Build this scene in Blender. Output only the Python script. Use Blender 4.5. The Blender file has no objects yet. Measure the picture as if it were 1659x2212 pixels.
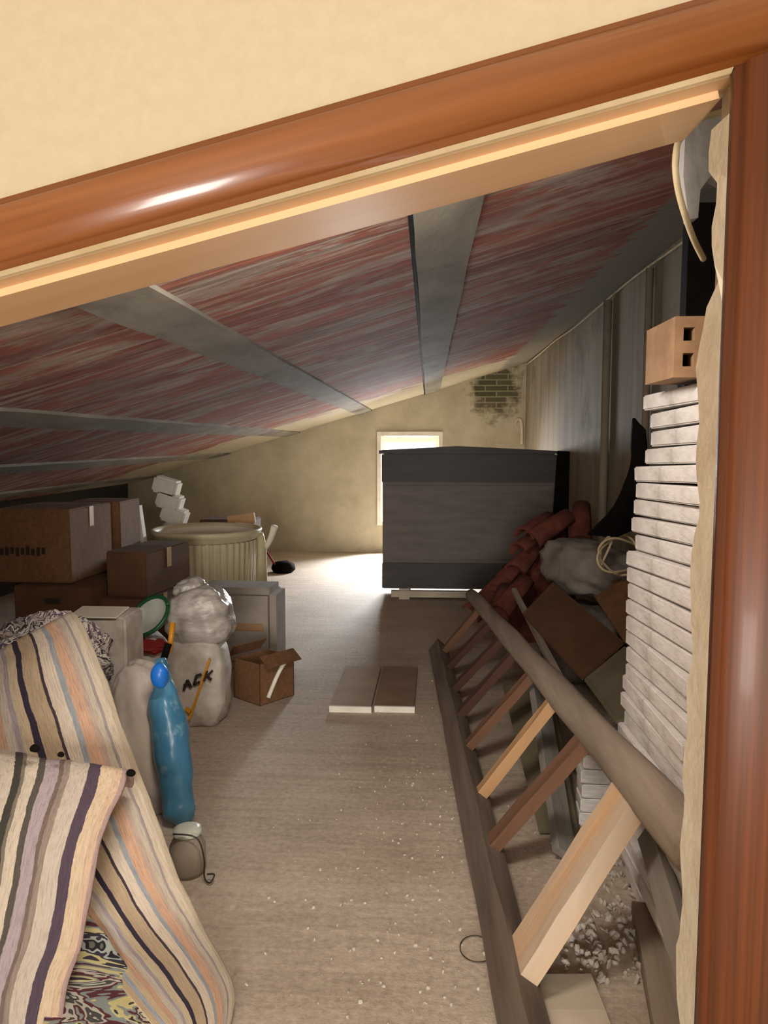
import bpy, bmesh, math, random
from mathutils import Vector, Matrix, noise
random.seed(7)
C = bpy.context.scene.collection
PI = math.pi
def srgb(c):
    if isinstance(c, str):
        c = [int(c[i:i+2], 16) for i in (0, 2, 4)]
    o = []
    for v in c:
        v /= 255.0
        o.append(v/12.92 if v <= .04045 else ((v+.055)/1.055)**2.4)
    return (o[0], o[1], o[2], 1)
# ------------------------------------------------------------------ camera, world, lights, exposure
F = 1660.0
PITCH, YAW, CAMZ = math.radians(5.2), math.radians(3.3), 1.5
cd = bpy.data.cameras.new('camera'); cam = bpy.data.objects.new('camera', cd); C.objects.link(cam)
cam.location = (0, 0, CAMZ); cam.rotation_euler = (PI/2-PITCH, 0, YAW)
cd.sensor_fit = 'VERTICAL'; cd.sensor_height = 24; cd.lens = 24*F/2212; cd.clip_start = .05
bpy.context.scene.camera = cam
w = bpy.data.worlds.new('world'); bpy.context.scene.world = w; w.use_nodes = True
w.node_tree.nodes['Background'].inputs[0].default_value = (.93, .965, 1, 1)
w.node_tree.nodes['Background'].inputs[1].default_value = 4.0
def area(name, loc, target, size, size_y, power, col, spread=180):
    l = bpy.data.lights.new(name, 'AREA'); l.shape = 'RECTANGLE'; l.size = size; l.size_y = size_y
    l.energy = power; l.color = col; l.spread = math.radians(spread)
    o = bpy.data.objects.new(name, l); C.objects.link(o); o.location = loc
    o.rotation_euler = (Vector(target)-Vector(loc)).to_track_quat('-Z', 'Y').to_euler()
    return o
area('landing_window_daylight', (-.05, -2.95, 1.15), (0.0, 1.2, 1.25), 1.3, 1.4, 200, (1, .96, .90))
area('attic_fill', (-.25, 1.46, 1.97), (-.0, 5.2, 1.0), .6, .07, 25, (1, .93, .84))  # added fill light without a fixture, brightens the attic from behind the lintel
area('gable_window_daylight', (-.40, 10.95, 1.9), (-.6, 7.8, .2), 1.1, 1.5, 2100, (.93, .96, 1))
vs = bpy.context.scene.view_settings
vs.view_transform = 'Standard'; vs.look = 'None'; vs.gamma = 1; vs.use_curve_mapping = False; vs.exposure = 0.0
RM = Matrix.Rotation(YAW, 3, 'Z') @ Matrix.Rotation(PI/2-PITCH, 3, 'X')
def ray(u, v): return RM @ Vector(((u-829.5)/F, (1106-v)/F, -1))
def at(u, v, Y):                      # the point of the photo's sight line at depth Y into the attic
    r = ray(u, v); p = r*(Y/r.y); return Vector((p.x, p.y, p.z+CAMZ))
def onz(u, v, z=0.0):                 # where a sight line meets height z
    r = ray(u, v); k = (z-CAMZ)/r.z; return Vector((r.x*k, r.y*k, z))
# ------------------------------------------------------------------ materials
def new_mat(name):
    m = bpy.data.materials.new(name); m.use_nodes = True
    nt = m.node_tree; return m, nt, nt.nodes['Principled BSDF'], nt.nodes.new('ShaderNodeTexCoord')
def N(nt, t, **kw):
    n = nt.nodes.new(t)
    for k, v in kw.items():
        if k in n.inputs: n.inputs[k].default_value = v
        else: setattr(n, k, v)
    return n
def mapped(nt, tc, scale, coord='Object'):
    mp = N(nt, 'ShaderNodeMapping'); mp.inputs['Scale'].default_value = scale
    nt.links.new(tc.outputs[coord], mp.inputs[0]); return mp
def noise_n(nt, src, scale, detail=5, rough=.6, dist=0):
    n = N(nt, 'ShaderNodeTexNoise', Scale=scale, Detail=detail, Roughness=rough, Distortion=dist)
    nt.links.new(src.outputs[0], n.inputs['Vector']); return n
def ramp(nt, src, stops, interp='LINEAR', out='Fac'):
    r = N(nt, 'ShaderNodeValToRGB'); cr = r.color_ramp; cr.interpolation = interp
    while len(cr.elements) < len(stops): cr.elements.new(.5)
    for e, (p, c) in zip(cr.elements, stops): e.position = p; e.color = c
    nt.links.new(src, r.inputs[0]); return r
def mix(nt, fac, a, b, mode='MIX'):
    m = N(nt, 'ShaderNodeMix', data_type='RGBA', blend_type=mode)
    if isinstance(fac, (int, float)): m.inputs[0].default_value = fac
    else: nt.links.new(fac, m.inputs[0])
    for i, x in ((6, a), (7, b)):
        if isinstance(x, tuple): m.inputs[i].default_value = x
        else: nt.links.new(x, m.inputs[i])
    return m.outputs[2]
def bump(nt, bs, h, st, dist=.02):
    b = N(nt, 'ShaderNodeBump', Strength=st, Distance=dist)
    nt.links.new(h, b.inputs['Height']); nt.links.new(b.outputs[0], bs.inputs['Normal'])
W, K = (1, 1, 1, 1), (0, 0, 0, 1)
def M(name, a, b, scale=6, stretch=(1, 1, 1), rough=.85, bmp=.3, lo=.35, hi=.65, spots=None, sp_scale=2, sp=(.55, .7), metal=0, coat=0, fine=0):
    m, nt, bs, tc = new_mat(name)
    mp = mapped(nt, tc, stretch); n = noise_n(nt, mp, scale)
    r = ramp(nt, n.outputs[0], [(lo, srgb(a)), (hi, srgb(b))]); col = r.outputs[0]
    if spots:
        n2 = noise_n(nt, mapped(nt, tc, (1, 1, 1)), sp_scale, 6, .65)
        r2 = ramp(nt, n2.outputs[0], [(sp[0], K), (sp[1], W)]); col = mix(nt, r2.outputs[0], col, srgb(spots))
    if fine:
        n3 = noise_n(nt, mapped(nt, tc, (1, 1, 1)), fine, 3, .7)
        r3 = ramp(nt, n3.outputs[0], [(.3, (.72, .72, .72, 1)), (.7, (1.15, 1.15, 1.15, 1))]); col = mix(nt, 1.0, col, r3.outputs[0], 'MULTIPLY')
        if bmp: bump(nt, bs, n3.outputs[0], bmp)
    elif bmp: bump(nt, bs, n.outputs[0], bmp)
    nt.links.new(col, bs.inputs['Base Color'])
    bs.inputs['Roughness'].default_value = rough; bs.inputs['Metallic'].default_value = metal
    bs.inputs['Coat Weight'].default_value = coat; bs.inputs['Coat Roughness'].default_value = .12
    return m
def wood(name, a, b, axis=0, rough=.5, coat=0, s=14, bmp=.12, str_=.05):
    st = [1, 1, 1]; st[axis] = str_
    return M(name, a, b, scale=s, stretch=tuple(st), rough=rough, bmp=bmp, coat=coat, lo=.3, hi=.7)
m_plaster = M('cream_wall_paint', 'b8a88e', 'b3a389', 40, rough=.8, bmp=.08)
m_reveal = M('reveal_plaster', 'e2d8c3', 'd4c9b2', 12, rough=.9, bmp=.25)
m_casing = wood('varnished_casing', '8a5026', '703d19', 0, .32, .4, 36, .03, .03)
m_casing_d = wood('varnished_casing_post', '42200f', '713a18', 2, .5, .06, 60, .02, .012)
m_lining = wood('pale_lining_wood', 'e4ba8c', 'd6a979', 0, .5, .2, 12, .03, .05)
m_lip = M('lining_lip', 'e6d2ae', 'd6bc90', 10, rough=.5, bmp=0)
m_farwall = None
def farwall():
    m, nt, bs, tc = new_mat('gable_render')
    mp = mapped(nt, tc, (1, 1, 1))
    n = noise_n(nt, mp, 2.2, 7, .65); r = ramp(nt, n.outputs[0], [(.3, srgb('a89e84')), (.55, srgb('bcb298')), (.8, srgb('c9bfa6'))])
    # damp stain and bare brick, up by the right-hand corner
    sx = N(nt, 'ShaderNodeSeparateXYZ'); nt.links.new(tc.outputs['Object'], sx.inputs[0])
    g = N(nt, 'ShaderNodeVectorMath', operation='DISTANCE'); nt.links.new(mapped(nt, tc, (1, 1, .9)).outputs[0], g.inputs[0]); g.inputs[1].default_value = (.88, 0, 2.0)
    a = N(nt, 'ShaderNodeMath', operation='ADD'); ns = noise_n(nt, mp, 5, 6, .7); nt.links.new(g.outputs['Value'], a.inputs[0]); nt.links.new(ns.outputs[0], a.inputs[1])
    rr = ramp(nt, a.outputs[0], [(.72, W), (.92, K)])
    br = N(nt, 'ShaderNodeTexBrick', Scale=1.0); br.inputs['Brick Width'].default_value = .3; br.inputs['Row Height'].default_value = .075; br.inputs['Mortar Size'].default_value = .008
    br.inputs['Color1'].default_value = srgb('4f4a37'); br.inputs['Color2'].default_value = srgb('67614a'); br.inputs['Mortar'].default_value = srgb('8f8768')
    mpb = mapped(nt, tc, (1, 1, 1)); mpb.inputs['Rotation'].default_value = (PI/2, 0, 0); nt.links.new(mpb.outputs[0], br.inputs['Vector'])
    col = mix(nt, rr.outputs[0], r.outputs[0], br.outputs[0])
    nt.links.new(col, bs.inputs['Base Color']); bs.inputs['Roughness'].default_value = .95; bump(nt, bs, n.outputs[0], .5, .03)
    return m
m_farwall = farwall()
m_sidewall = M('side_wall_render', '958a76', '6f6555', 3, (1, 1.6, .22), .95, .4, .3, .7, spots='4c443a', sp_scale=1.6, sp=(.55, .75))
m_floor = None
def floor_mat():
    m, nt, bs, tc = new_mat('dusty_concrete')
    mp = mapped(nt, tc, (1, 1, 1)); n = noise_n(nt, mp, 1.6, 8, .65)
    r = ramp(nt, n.outputs[0], [(.3, srgb('ac9d8c')), (.5, srgb('bdae9c')), (.72, srgb('cabcab'))])
    n2 = noise_n(nt, mp, 42, 4, .75); r2 = ramp(nt, n2.outputs[0], [(.3, (.74, .73, .72, 1)), (.55, (1, 1, 1, 1)), (.74, (1.22, 1.22, 1.22, 1))])
    col = mix(nt, 1.0, r.outputs[0], r2.outputs[0], 'MULTIPLY')
    # trowel marks across the floor
    n4 = noise_n(nt, mapped(nt, tc, (.6, 9, 1)), 2.5, 5, .7, 1.0); r4 = ramp(nt, n4.outputs[0], [(.35, (.86, .85, .84, 1)), (.6, (1.05, 1.05, 1.05, 1))])
    col = mix(nt, 1.0, col, r4.outputs[0], 'MULTIPLY')
    v = N(nt, 'ShaderNodeTexVoronoi', Scale=16.0); nt.links.new(mp.outputs[0], v.inputs['Vector'])
    n5 = noise_n(nt, mp, 1.1, 3, .5)
    r5 = ramp(nt, v.outputs['Distance'], [(.10, W), (.2, K)]); r6 = ramp(nt, n5.outputs[0], [(.5, K), (.62, W)])
    f = mix(nt, 1.0, r5.outputs[0], r6.outputs[0], 'MULTIPLY'); col = mix(nt, f, col, srgb('cfc4b4'))
    nt.links.new(col, bs.inputs['Base Color']); bs.inputs['Roughness'].default_value = .8; bump(nt, bs, n2.outputs[0], .35, .01)
    return m
m_floor = floor_mat()
def ceil_mat():
    m, nt, bs, tc = new_mat('clay_ceiling_tiles')
    o = mapped(nt, tc, (1, 1, 1))
    br = N(nt, 'ShaderNodeTexBrick', Scale=1.0); br.offset = 0
    br.inputs['Brick Width'].default_value = 6; br.inputs['Row Height'].default_value = .25; br.inputs['Mortar Size'].default_value = .006; br.inputs['Mortar Smooth'].default_value = .5
    br.inputs['Color1'].default_value = srgb('a05a42'); br.inputs['Color2'].default_value = srgb('844836'); br.inputs['Mortar'].default_value = srgb('a3968c')
    nt.links.new(o.outputs[0], br.inputs['Vector'])
    st = mapped(nt, tc, (.9, 3.6, 1)); n = noise_n(nt, st, 1.6, 9, .74, .8)
    r = ramp(nt, n.outputs[0], [(.48, K), (.57, (.85, .85, .85, 1))])
    col = mix(nt, r.outputs[0], br.outputs[0], srgb('ab9d91'))
    st2 = mapped(nt, tc, (.8, 15, 1)); n2 = noise_n(nt, st2, 1.5, 4, .6); r2 = ramp(nt, n2.outputs[0], [(.35, (.6, .57, .55, 1)), (.6, (1.1, 1.1, 1.1, 1))])
    col = mix(nt, 1.0, col, r2.outputs[0], 'MULTIPLY')
    n3 = noise_n(nt, o, 1.1, 5, .6); r3 = ramp(nt, n3.outputs[0], [(.55, K), (.7, (.75, .75, .75, 1))])
    col = mix(nt, r3.outputs[0], col, srgb('75685f'))
    # lime plaster at both walls; gable end also holds window brightness in its colour
    sx = N(nt, 'ShaderNodeSeparateXYZ'); nt.links.new(tc.outputs['Object'], sx.inputs[0])
    n6 = noise_n(nt, mapped(nt, tc, (1, 2.5, 1)), 2.0, 6, .7)
    def edge(axis, a, b):
        q = N(nt, 'ShaderNodeMapRange'); q.inputs['From Min'].default_value = a; q.inputs['From Max'].default_value = b
        nt.links.new(sx.outputs[axis], q.inputs[0])
        z = N(nt, 'ShaderNodeMath', operation='ADD'); nt.links.new(q.outputs[0], z.inputs[0]); nt.links.new(n6.outputs[0], z.inputs[1])
        return ramp(nt, z.outputs[0], [(.95, K), (1.0, W)]).outputs[0]
    col = mix(nt, edge('Y', 7.5, 9.6), col, srgb('b3a78d'))
    col = mix(nt, edge('X', .7, 1.25), col, srgb('8c8475'))
    nt.links.new(col, bs.inputs['Base Color']); bs.inputs['Roughness'].default_value = .9; bump(nt, bs, n2.outputs[0], .5, .02)
    return m
m_ceil = ceil_mat()
m_joist = M('concrete_joist', '8f887b', '746d62', 5, (1, .5, 1), .9, .3, spots='3c3834', sp_scale=1.3, sp=(.56, .72))
m_ply = {}
m_white = M('white_paint', 'ece6d8', 'dcd5c4', 8, rough=.7, bmp=.1)
m_tile = M('limewashed_clay', 'ece8e3', 'd3ccc6', 9, (1, 1, 2.5), .9, .5, .35, .65, spots='a59e96', sp_scale=6, sp=(.56, .75))
m_hollow = M('tan_clay', 'a58160', '866647', 8, rough=.9, bmp=.3)
m_black = M('black_stuff', '0d0a08', '15110e', 6, rough=.85, bmp=.3)
m_card = M('cardboard', '80593a', '6c4a2f', 5, (1, 1, .5), .85, .1, fine=40)
m_card_d = M('dark_cardboard', '624128', '51351f', 5, rough=.85, bmp=.1)
m_card_l = M('light_cardboard', 'a5805a', '8f6b48', 5, rough=.85, bmp=.1)
m_ink = M('dark_print', '33241a', '2a1e16', 5, rough=.8, bmp=0)
m_tape = M('tape', 'c0a273', 'ad9066', 5, rough=.4, bmp=0)
m_oldwood = wood('weathered_wood', 'a69786', '7d6f61', 1, .9, 0, 14, .4, .07)
m_raildark = wood('dark_rail_wood', '7a6b5d', '54483e', 1, .9, 0, 14, .4, .07)
m_rungtan = wood('fresh_rung_wood', 'c39c72', 'ad845a', 0, .8, 0, 12, .2, .07)
m_rungbrown = wood('brown_rung_wood', '7d5a44', '63442f', 0, .85, 0, 12, .3, .07)
m_rungpale = wood('pale_split_wood', 'd3a778', 'c2b09c', 0, .8, 0, 8, .3, .08)
m_rungdark = wood('dark_rung_wood', '57372a', '45291f', 0, .85, 0, 12, .3, .07)
m_greyplank = wood('grey_plank', '9a938a', '77706a', 1, .9, 0, 12, .3, .06)
m_olive = M('olive_board', '6f6650', '5c533f', 4, rough=.85, bmp=.1)
m_terra = M('terracotta', '763c2a', '54281c', 9, rough=.9, bmp=.3)
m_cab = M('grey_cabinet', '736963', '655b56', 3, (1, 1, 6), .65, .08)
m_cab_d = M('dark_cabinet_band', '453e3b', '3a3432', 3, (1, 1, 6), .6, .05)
m_sack = M('white_woven_sack', 'cfc6bb', 'aaa095', 9, rough=.6, bmp=.3)
m_film = M('clear_plastic_bag', 'bdb5ac', '948b83', 7, (1, 1, 3), .35, .5)
m_bin = M('cream_plastic', 'd0c4a0', 'bfb390', 3, rough=.5, bmp=.02)
m_binin = M('pale_plastic', 'e9e3d2', 'ded8c6', 3, rough=.5, bmp=.0)
m_blue = M('blue_plastic', '4f86a3', '2c6388', 6, (1, 1, .4), .3, .3, spots='8fb2c0', sp_scale=9, sp=(.55, .7))
m_bluecap = M('bright_blue_plastic', '1f74d0', '185fb4', 6, rough=.35, bmp=0)
m_green = M('green_plastic', '1f5a35', '174a2b', 6, rough=.4, bmp=0)
m_bowl = M('white_bowl', 'c9cdbf', 'b8bcae', 6, rough=.4, bmp=0)
m_red = M('red_cloth', '9c2222', '7f1a1c', 6, rough=.8, bmp=.2)
m_yellow = M('yellow_plastic', 'd9962a', 'c98620', 6, rough=.4, bmp=0)
m_greybox = M('grey_beige_board', 'a1968a', '8c8276', 4, rough=.85, bmp=.1)
m_jute = M('cream_cord', 'cdbb98', 'b9a682', 9, rough=.9, bmp=.2)
m_cement = M('cement_sack', '8a8177', '6f665d', 5, rough=.95, bmp=.5)
m_rub = M('rubble', 'cfc5b8', 'a89e92', 5, rough=.95, bmp=.6)
m_wire = M('dark_wire', '40382f', '332c25', 5, rough=.5, bmp=0, metal=.5)
m_board = M('pale_board', 'cbbda8', 'b6a893', 4, rough=.85, bmp=.15)
m_pinkcloth = M('pale_cover', 'c8bdb0', 'aa9f98', 4, rough=.85, bmp=.2, spots='8c7f82', sp_scale=5, sp=(.55, .7))
m_panel = M('grey_cement_patch', '9b9893', '86827e', 5, rough=.9, bmp=.4, spots='6d6965', sp_scale=5, sp=(.6, .75))
def multi(name, cols, scale, stretch, dist):
    m, nt, bs, tc = new_mat(name)
    n = noise_n(nt, mapped(nt, tc, stretch), scale, 3, .6, dist)
    k = len(cols); r = ramp(nt, n.outputs[0], [(.28+.44*i/(k-1), srgb(c)) for i, c in enumerate(cols)], 'CONSTANT')
    nt.links.new(r.outputs[0], bs.inputs['Base Color']); bs.inputs['Roughness'].default_value = .95; bump(nt, bs, n.outputs[0], .6, .02)
    return m
m_rag = multi('rag_fabric', ['2c2a30', 'b9bcae', '4c4a45', 'b9b6aa', '5a2c34', '8a928f', 'c9c08a', '38343f', 'a9b0a8', '23202a', '6e6c64', '2a272c'], 8, (.45, 1.3, 1), 1.2)
m_pattern = multi('patterned_fabric', ['2b2a35', 'd6ccc0', '6b5668', 'e2d8cc', '3a3540', 'bcae9c', '8c8a9a', 'd9c9b2'], 9, (1, 1, 1), 2)
def rug_mat(name, stops, seed):
    m, nt, bs, tc = new_mat(name)
    sx = N(nt, 'ShaderNodeSeparateXYZ'); nt.links.new(tc.outputs['UV'], sx.inputs[0])
    n = noise_n(nt, mapped(nt, tc, (3, 5, 1), 'UV'), 3+seed, 5, .6)
    nn = noise_n(nt, mapped(nt, tc, (60, 40, 1), 'UV'), 1.5, 3, .7)
    a = N(nt, 'ShaderNodeMath', operation='MULTIPLY_ADD'); a.inputs[1].default_value = .018; nt.links.new(n.outputs[0], a.inputs[0]); nt.links.new(sx.outputs[0], a.inputs[2])
    b = N(nt, 'ShaderNodeMath', operation='MULTIPLY_ADD'); b.inputs[1].default_value = .012; nt.links.new(nn.outputs[0], b.inputs[0]); nt.links.new(a.outputs[0], b.inputs[2])
    b2 = N(nt, 'ShaderNodeMath', operation='SUBTRACT'); b2.inputs[1].default_value = .015; nt.links.new(b.outputs[0], b2.inputs[0])
    r = ramp(nt, b2.outputs[0], [(p, srgb(c)) for p, c in stops], 'CONSTANT')
    fl = noise_n(nt, mapped(nt, tc, (90, 30, 1), 'UV'), 1, 4, .8); rf = ramp(nt, fl.outputs[0], [(.32, (.7, .68, .7, 1)), (.52, (1, 1, 1, 1)), (.7, (1.08, 1.08, 1.08, 1))])
    col = mix(nt, 1.0, r.outputs[0], rf.outputs[0], 'MULTIPLY')
    nt.links.new(col, bs.inputs['Base Color']); bs.inputs['Roughness'].default_value = .95
    wv = N(nt, 'ShaderNodeTexWave', Scale=1.0, Distortion=1.5, bands_direction='Y'); nt.links.new(mapped(nt, tc, (1, 40, 1), 'UV').outputs[0], wv.inputs['Vector'])
    bump(nt, bs, fl.outputs[0], .7, .012)
    return m
m_rug1 = rug_mat('striped_rug_side', [(0, 'dcc3a0'), (.07, 'b8bfc9'), (.12, 'e0c8a4'), (.18, 'dbb398'), (.24, 'd9cdc0'), (.30, 'b7abb0'), (.335, 'd9c9ac'), (.37, 'dfc9a8'),
    (.41, '3a3244'), (.455, 'c9b193'), (.53, 'cdb595'), (.575, '4b3f45'), (.60, 'ead9c4'), (.69, 'a9aeb4'), (.73, 'dcb294'), (.81, 'c8b0a0'), (.85, 'cdc0ac'), (.89, 'a79a98'), (.91, 'd6c6b0'), (.96, 'c4b49c')], 0)
m_rug2 = rug_mat('striped_rug_front', [(0, 'dfd1bd'), (.05, '5b5450'), (.09, 'e0d2bf'), (.17, 'cfc0a5'), (.21, '4b4540'), (.25, 'e2d5c2'), (.33, 'e2d5c2'), (.40, '4c473f'), (.44, '8a8171'), (.46, 'dfd0ba'),
    (.52, '5f574f'), (.555, 'b9a9ac'), (.63, '7f6d63'), (.655, 'a08f82'), (.69, 'd3c5b5'), (.795, '5a4a58'), (.865, 'dfc7a8'), (.93, 'dabca0'), (.975, 'b59a94')], 2)
def glassmat():
    m = bpy.data.materials.new('window_glass'); m.use_nodes = True; nt = m.node_tree; nt.nodes.clear()
    o = nt.nodes.new('ShaderNodeOutputMaterial'); t = nt.nodes.new('ShaderNodeBsdfTransparent'); g = nt.nodes.new('ShaderNodeBsdfGlossy'); g.inputs['Roughness'].default_value = .05
    mx = nt.nodes.new('ShaderNodeMixShader'); mx.inputs[0].default_value = .06
    nt.links.new(t.outputs[0], mx.inputs[1]); nt.links.new(g.outputs[0], mx.inputs[2]); nt.links.new(mx.outputs[0], o.inputs[0]); return m
m_glass = glassmat()
m_black.node_tree.nodes['Principled BSDF'].inputs['Specular IOR Level'].default_value = .1
# ------------------------------------------------------------------ mesh helpers
def box(bm, c, s, rot=None, bev=0):
    r = bmesh.ops.create_cube(bm, size=1); vs_ = r['verts']
    mt = Matrix.Translation(c) @ (rot.to_4x4() if rot is not None else Matrix()) @ Matrix.Diagonal((s[0], s[1], s[2], 1))
    bmesh.ops.transform(bm, matrix=mt, verts=vs_)
    if bev:
        es = list({e for v in vs_ for e in v.link_edges})
        bmesh.ops.bevel(bm, geom=es, offset=bev, segments=2, affect='EDGES')
    return bm
def B(c, s, rot=None, bev=0): return box(bmesh.new(), c, s, rot, bev)
def rotm(x=0, y=0, z=0): 
    return Matrix.Rotation(math.radians(z), 3, 'Z') @ Matrix.Rotation(math.radians(y), 3, 'Y') @ Matrix.Rotation(math.radians(x), 3, 'X')
def beam(bm, a, b, wd, th, up=Vector((0, 0, 1)), seg=1, jit=0, bev=.004):
    """board from a to b: wd across, th along 'up'"""
    a, b = Vector(a), Vector(b); d = (b-a).normalized(); sx = d.cross(up).normalized(); uz = sx.cross(d).normalized()
    rings = []
    for i in range(seg+1):
        p = a.lerp(b, i/seg); j = lambda: random.uniform(-jit, jit)
        rings.append([bm.verts.new(p+sx*(x*wd/2+j())+uz*(z*th/2+j())) for x, z in ((-1, -1), (1, -1), (1, 1), (-1, 1))])
    fs = []
    for q, r in zip(rings, rings[1:]):
        for k in range(4): fs.append(bm.faces.new((q[k], q[(k+1) % 4], r[(k+1) % 4], r[k])))
    fs.append(bm.faces.new(rings[0][::-1])); fs.append(bm.faces.new(rings[-1]))
    if bev:
        es = list({e for f in fs for e in f.edges if len(e.link_faces) == 2 and e.calc_face_angle(0) > .8})
        bmesh.ops.bevel(bm, geom=es, offset=bev, segments=1, affect='EDGES')
    return bm
def tube(bm, pts, r, n=8, close=True, smooth_it=3, rfun=None):
    pts = [Vector(p) for p in pts]
    if smooth_it and len(pts) > 2:
        out = []
        for i in range(len(pts)-1):
            p0, p1, p2, p3 = pts[max(i-1, 0)], pts[i], pts[i+1], pts[min(i+2, len(pts)-1)]
            for k in range(smooth_it):
                t = k/smooth_it
                out.append(.5*((2*p1)+(-p0+p2)*t+(2*p0-5*p1+4*p2-p3)*t*t+(-p0+3*p1-3*p2+p3)*t**3))
        out.append(pts[-1]); pts = out
    rings = []; u = None
    for i, p in enumerate(pts):
        d = (pts[min(i+1, len(pts)-1)]-pts[max(i-1, 0)]).normalized()
        if u is None: u = d.orthogonal().normalized()
        u = (u-d*u.dot(d)).normalized(); v = d.cross(u)
        rr = r if rfun is None else rfun(i/(len(pts)-1))
        rings.append([bm.verts.new(p+(u*math.cos(2*PI*k/n)+v*math.sin(2*PI*k/n))*rr) for k in range(n)])
    for q, s in zip(rings, rings[1:]):
        for k in range(n): bm.faces.new((q[k], q[(k+1) % n], s[(k+1) % n], s[k]))
    if close: bm.faces.new(rings[0][::-1]); bm.faces.new(rings[-1])
    for f in bm.faces: f.smooth = True
    return bm
def T(pts, r, **k): return tube(bmesh.new(), pts, r, **k)
def lathe(bm, prof, n=32, c=(0, 0, 0), flute=None, mat=None):
    rings = []
    for (r, z) in prof:
        ring = []
        for k in range(n):
            a = 2*PI*k/n; rr = r*(1+(flute(k, n, z) if flute else 0))
            p = Vector((rr*math.cos(a), rr*math.sin(a), z))
            if mat: p = mat @ p
            ring.append(bm.verts.new(p+Vector(c)))
        rings.append(ring)
    for q, s in zip(rings, rings[1:]):
        for k in range(n): bm.faces.new((q[k], q[(k+1) % n], s[(k+1) % n], s[k])).smooth = True
    return bm
def loft(rows, cols=14, sub=6, amp=.0, seed=0, wavy=0):
    """cloth/sheet through rows of (left, right) or lists of points; UV.x across, UV.y along"""
    R = []
    for i in range(len(rows)-1):
        for k in range(sub):
            t = k/sub; a, b, c_, d = rows[max(i-1, 0)], rows[i], rows[i+1], rows[min(i+2, len(rows)-1)]
            R.append([.5*((2*b[j])+(-a[j]+c_[j])*t+(2*a[j]-5*b[j]+4*c_[j]-d[j])*t*t+(-a[j]+3*b[j]-3*c_[j]+d[j])*t**3) for j in range(len(b))])
    R.append(list(rows[-1]))
    bm = bmesh.new(); uvl = bm.loops.layers.uv.new('UVMap'); G = []
    nr = len(R)
    for i, row in enumerate(R):
        g = []
        for j in range(cols+1):
            s = j/cols*(len(row)-1); k = min(int(s), len(row)-2); p = row[k].lerp(row[k+1], s-k)
            if amp:
                q = noise.noise_vector(p*4+Vector((seed, 0, 0))); p = p+q*amp+noise.noise_vector(p*15)*amp*.25
            if wavy: p = p+Vector((0, -1, .3))*wavy*math.sin(j/cols*PI*2*7)
            g.append((bm.verts.new(p), (j/cols, i/(nr-1))))
        G.append(g)
    for i in range(nr-1):
        for j in range(cols):
            q = (G[i][j], G[i+1][j], G[i+1][j+1], G[i][j+1]); f = bm.faces.new([x[0] for x in q]); f.smooth = True
            for l, x in zip(f.loops, q): l[uvl].uv = x[1]
    return bm
def poly(pts, ext):
    bm = bmesh.new(); e = Vector(ext); a = [bm.verts.new(p) for p in pts]; b = [bm.verts.new(Vector(p)+e) for p in pts]; n = len(a)
    bm.faces.new(a); bm.faces.new(b[::-1])
    for i in range(n): bm.faces.new((a[i], b[i], b[(i+1) % n], a[(i+1) % n]))
    bmesh.ops.recalc_face_normals(bm, faces=bm.faces[:]); return bm
def blob(c, s, rot=None, amp=.12, freq=3, sub=4, seed=0, flat=None, power=1):
    bm = bmesh.new(); bmesh.ops.create_icosphere(bm, subdivisions=sub, radius=1)
    for v in bm.verts:
        p = v.co.copy()
        if power != 1:
            p = Vector([math.copysign(abs(x)**power, x) for x in p])
        p = p*(1+amp*noise.noise(p*freq+Vector((seed, 3, 1)))+amp*.4*noise.noise(p*freq*3+Vector((seed, 0, 0))))
        p = Vector((p.x*s[0], p.y*s[1], p.z*s[2]))
        if rot is not None: p = rot @ p
        p += Vector(c)
        if flat is not None and p.z < flat: p.z = flat
        v.co = p
    for f in bm.faces: f.smooth = True
    return bm
# ------------------------------------------------------------------ object helpers (meshes are given in world metres)
def link(name, bm, m, loc=(0, 0, 0), rot=None):
    bmesh.ops.recalc_face_normals(bm, faces=bm.faces[:])
    bmesh.ops.translate(bm, verts=bm.verts[:], vec=-Vector(loc))
    me = bpy.data.meshes.new(name); bm.to_mesh(me); bm.free(); o = bpy.data.objects.new(name, me); C.objects.link(o)
    me.materials.append(m); o.location = loc; return o
def thing(name, label, cat, loc=(0, 0, 0), group=None):
    o = bpy.data.objects.new(name, None); C.objects.link(o); o.empty_display_size = .1; o.location = loc
    return tag(o, label, cat, group)
def tag(o, label, cat, group=None):
    o['label'] = label; o['category'] = cat
    if group: o['group'] = group
    return o
def part(name, bm, m, par, label=None):
    root = par; off = Vector((0, 0, 0))
    while root: off += root.location; root = root.parent
    bmesh.ops.recalc_face_normals(bm, faces=bm.faces[:])
    bmesh.ops.translate(bm, verts=bm.verts[:], vec=-off)
    me = bpy.data.meshes.new(name); bm.to_mesh(me); bm.free(); o = bpy.data.objects.new(name, me); C.objects.link(o)
    me.materials.append(m); o.parent = par
    if label: o['label'] = label
    return o
def struct(name, bm, m, loc=(0, 0, 0)):
    o = link(name, bm, m, loc); o['kind'] = 'structure'; return o
def solo(name, bm, m, label, cat, group=None, loc=None):
    if loc is None:
        xs = [v.co for v in bm.verts]; loc = (sum(p.x for p in xs)/len(xs), sum(p.y for p in xs)/len(xs), min(p.z for p in xs))
    return tag(link(name, bm, m, loc), label, cat, group)
def solid(o, t, off=0):
    md = o.modifiers.new('thickness', 'SOLIDIFY'); md.thickness = t; md.offset = off; return o
def subsurf(o, n=1):
    md = o.modifiers.new('smooth', 'SUBSURF'); md.levels = n; md.render_levels = n; return o
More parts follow.
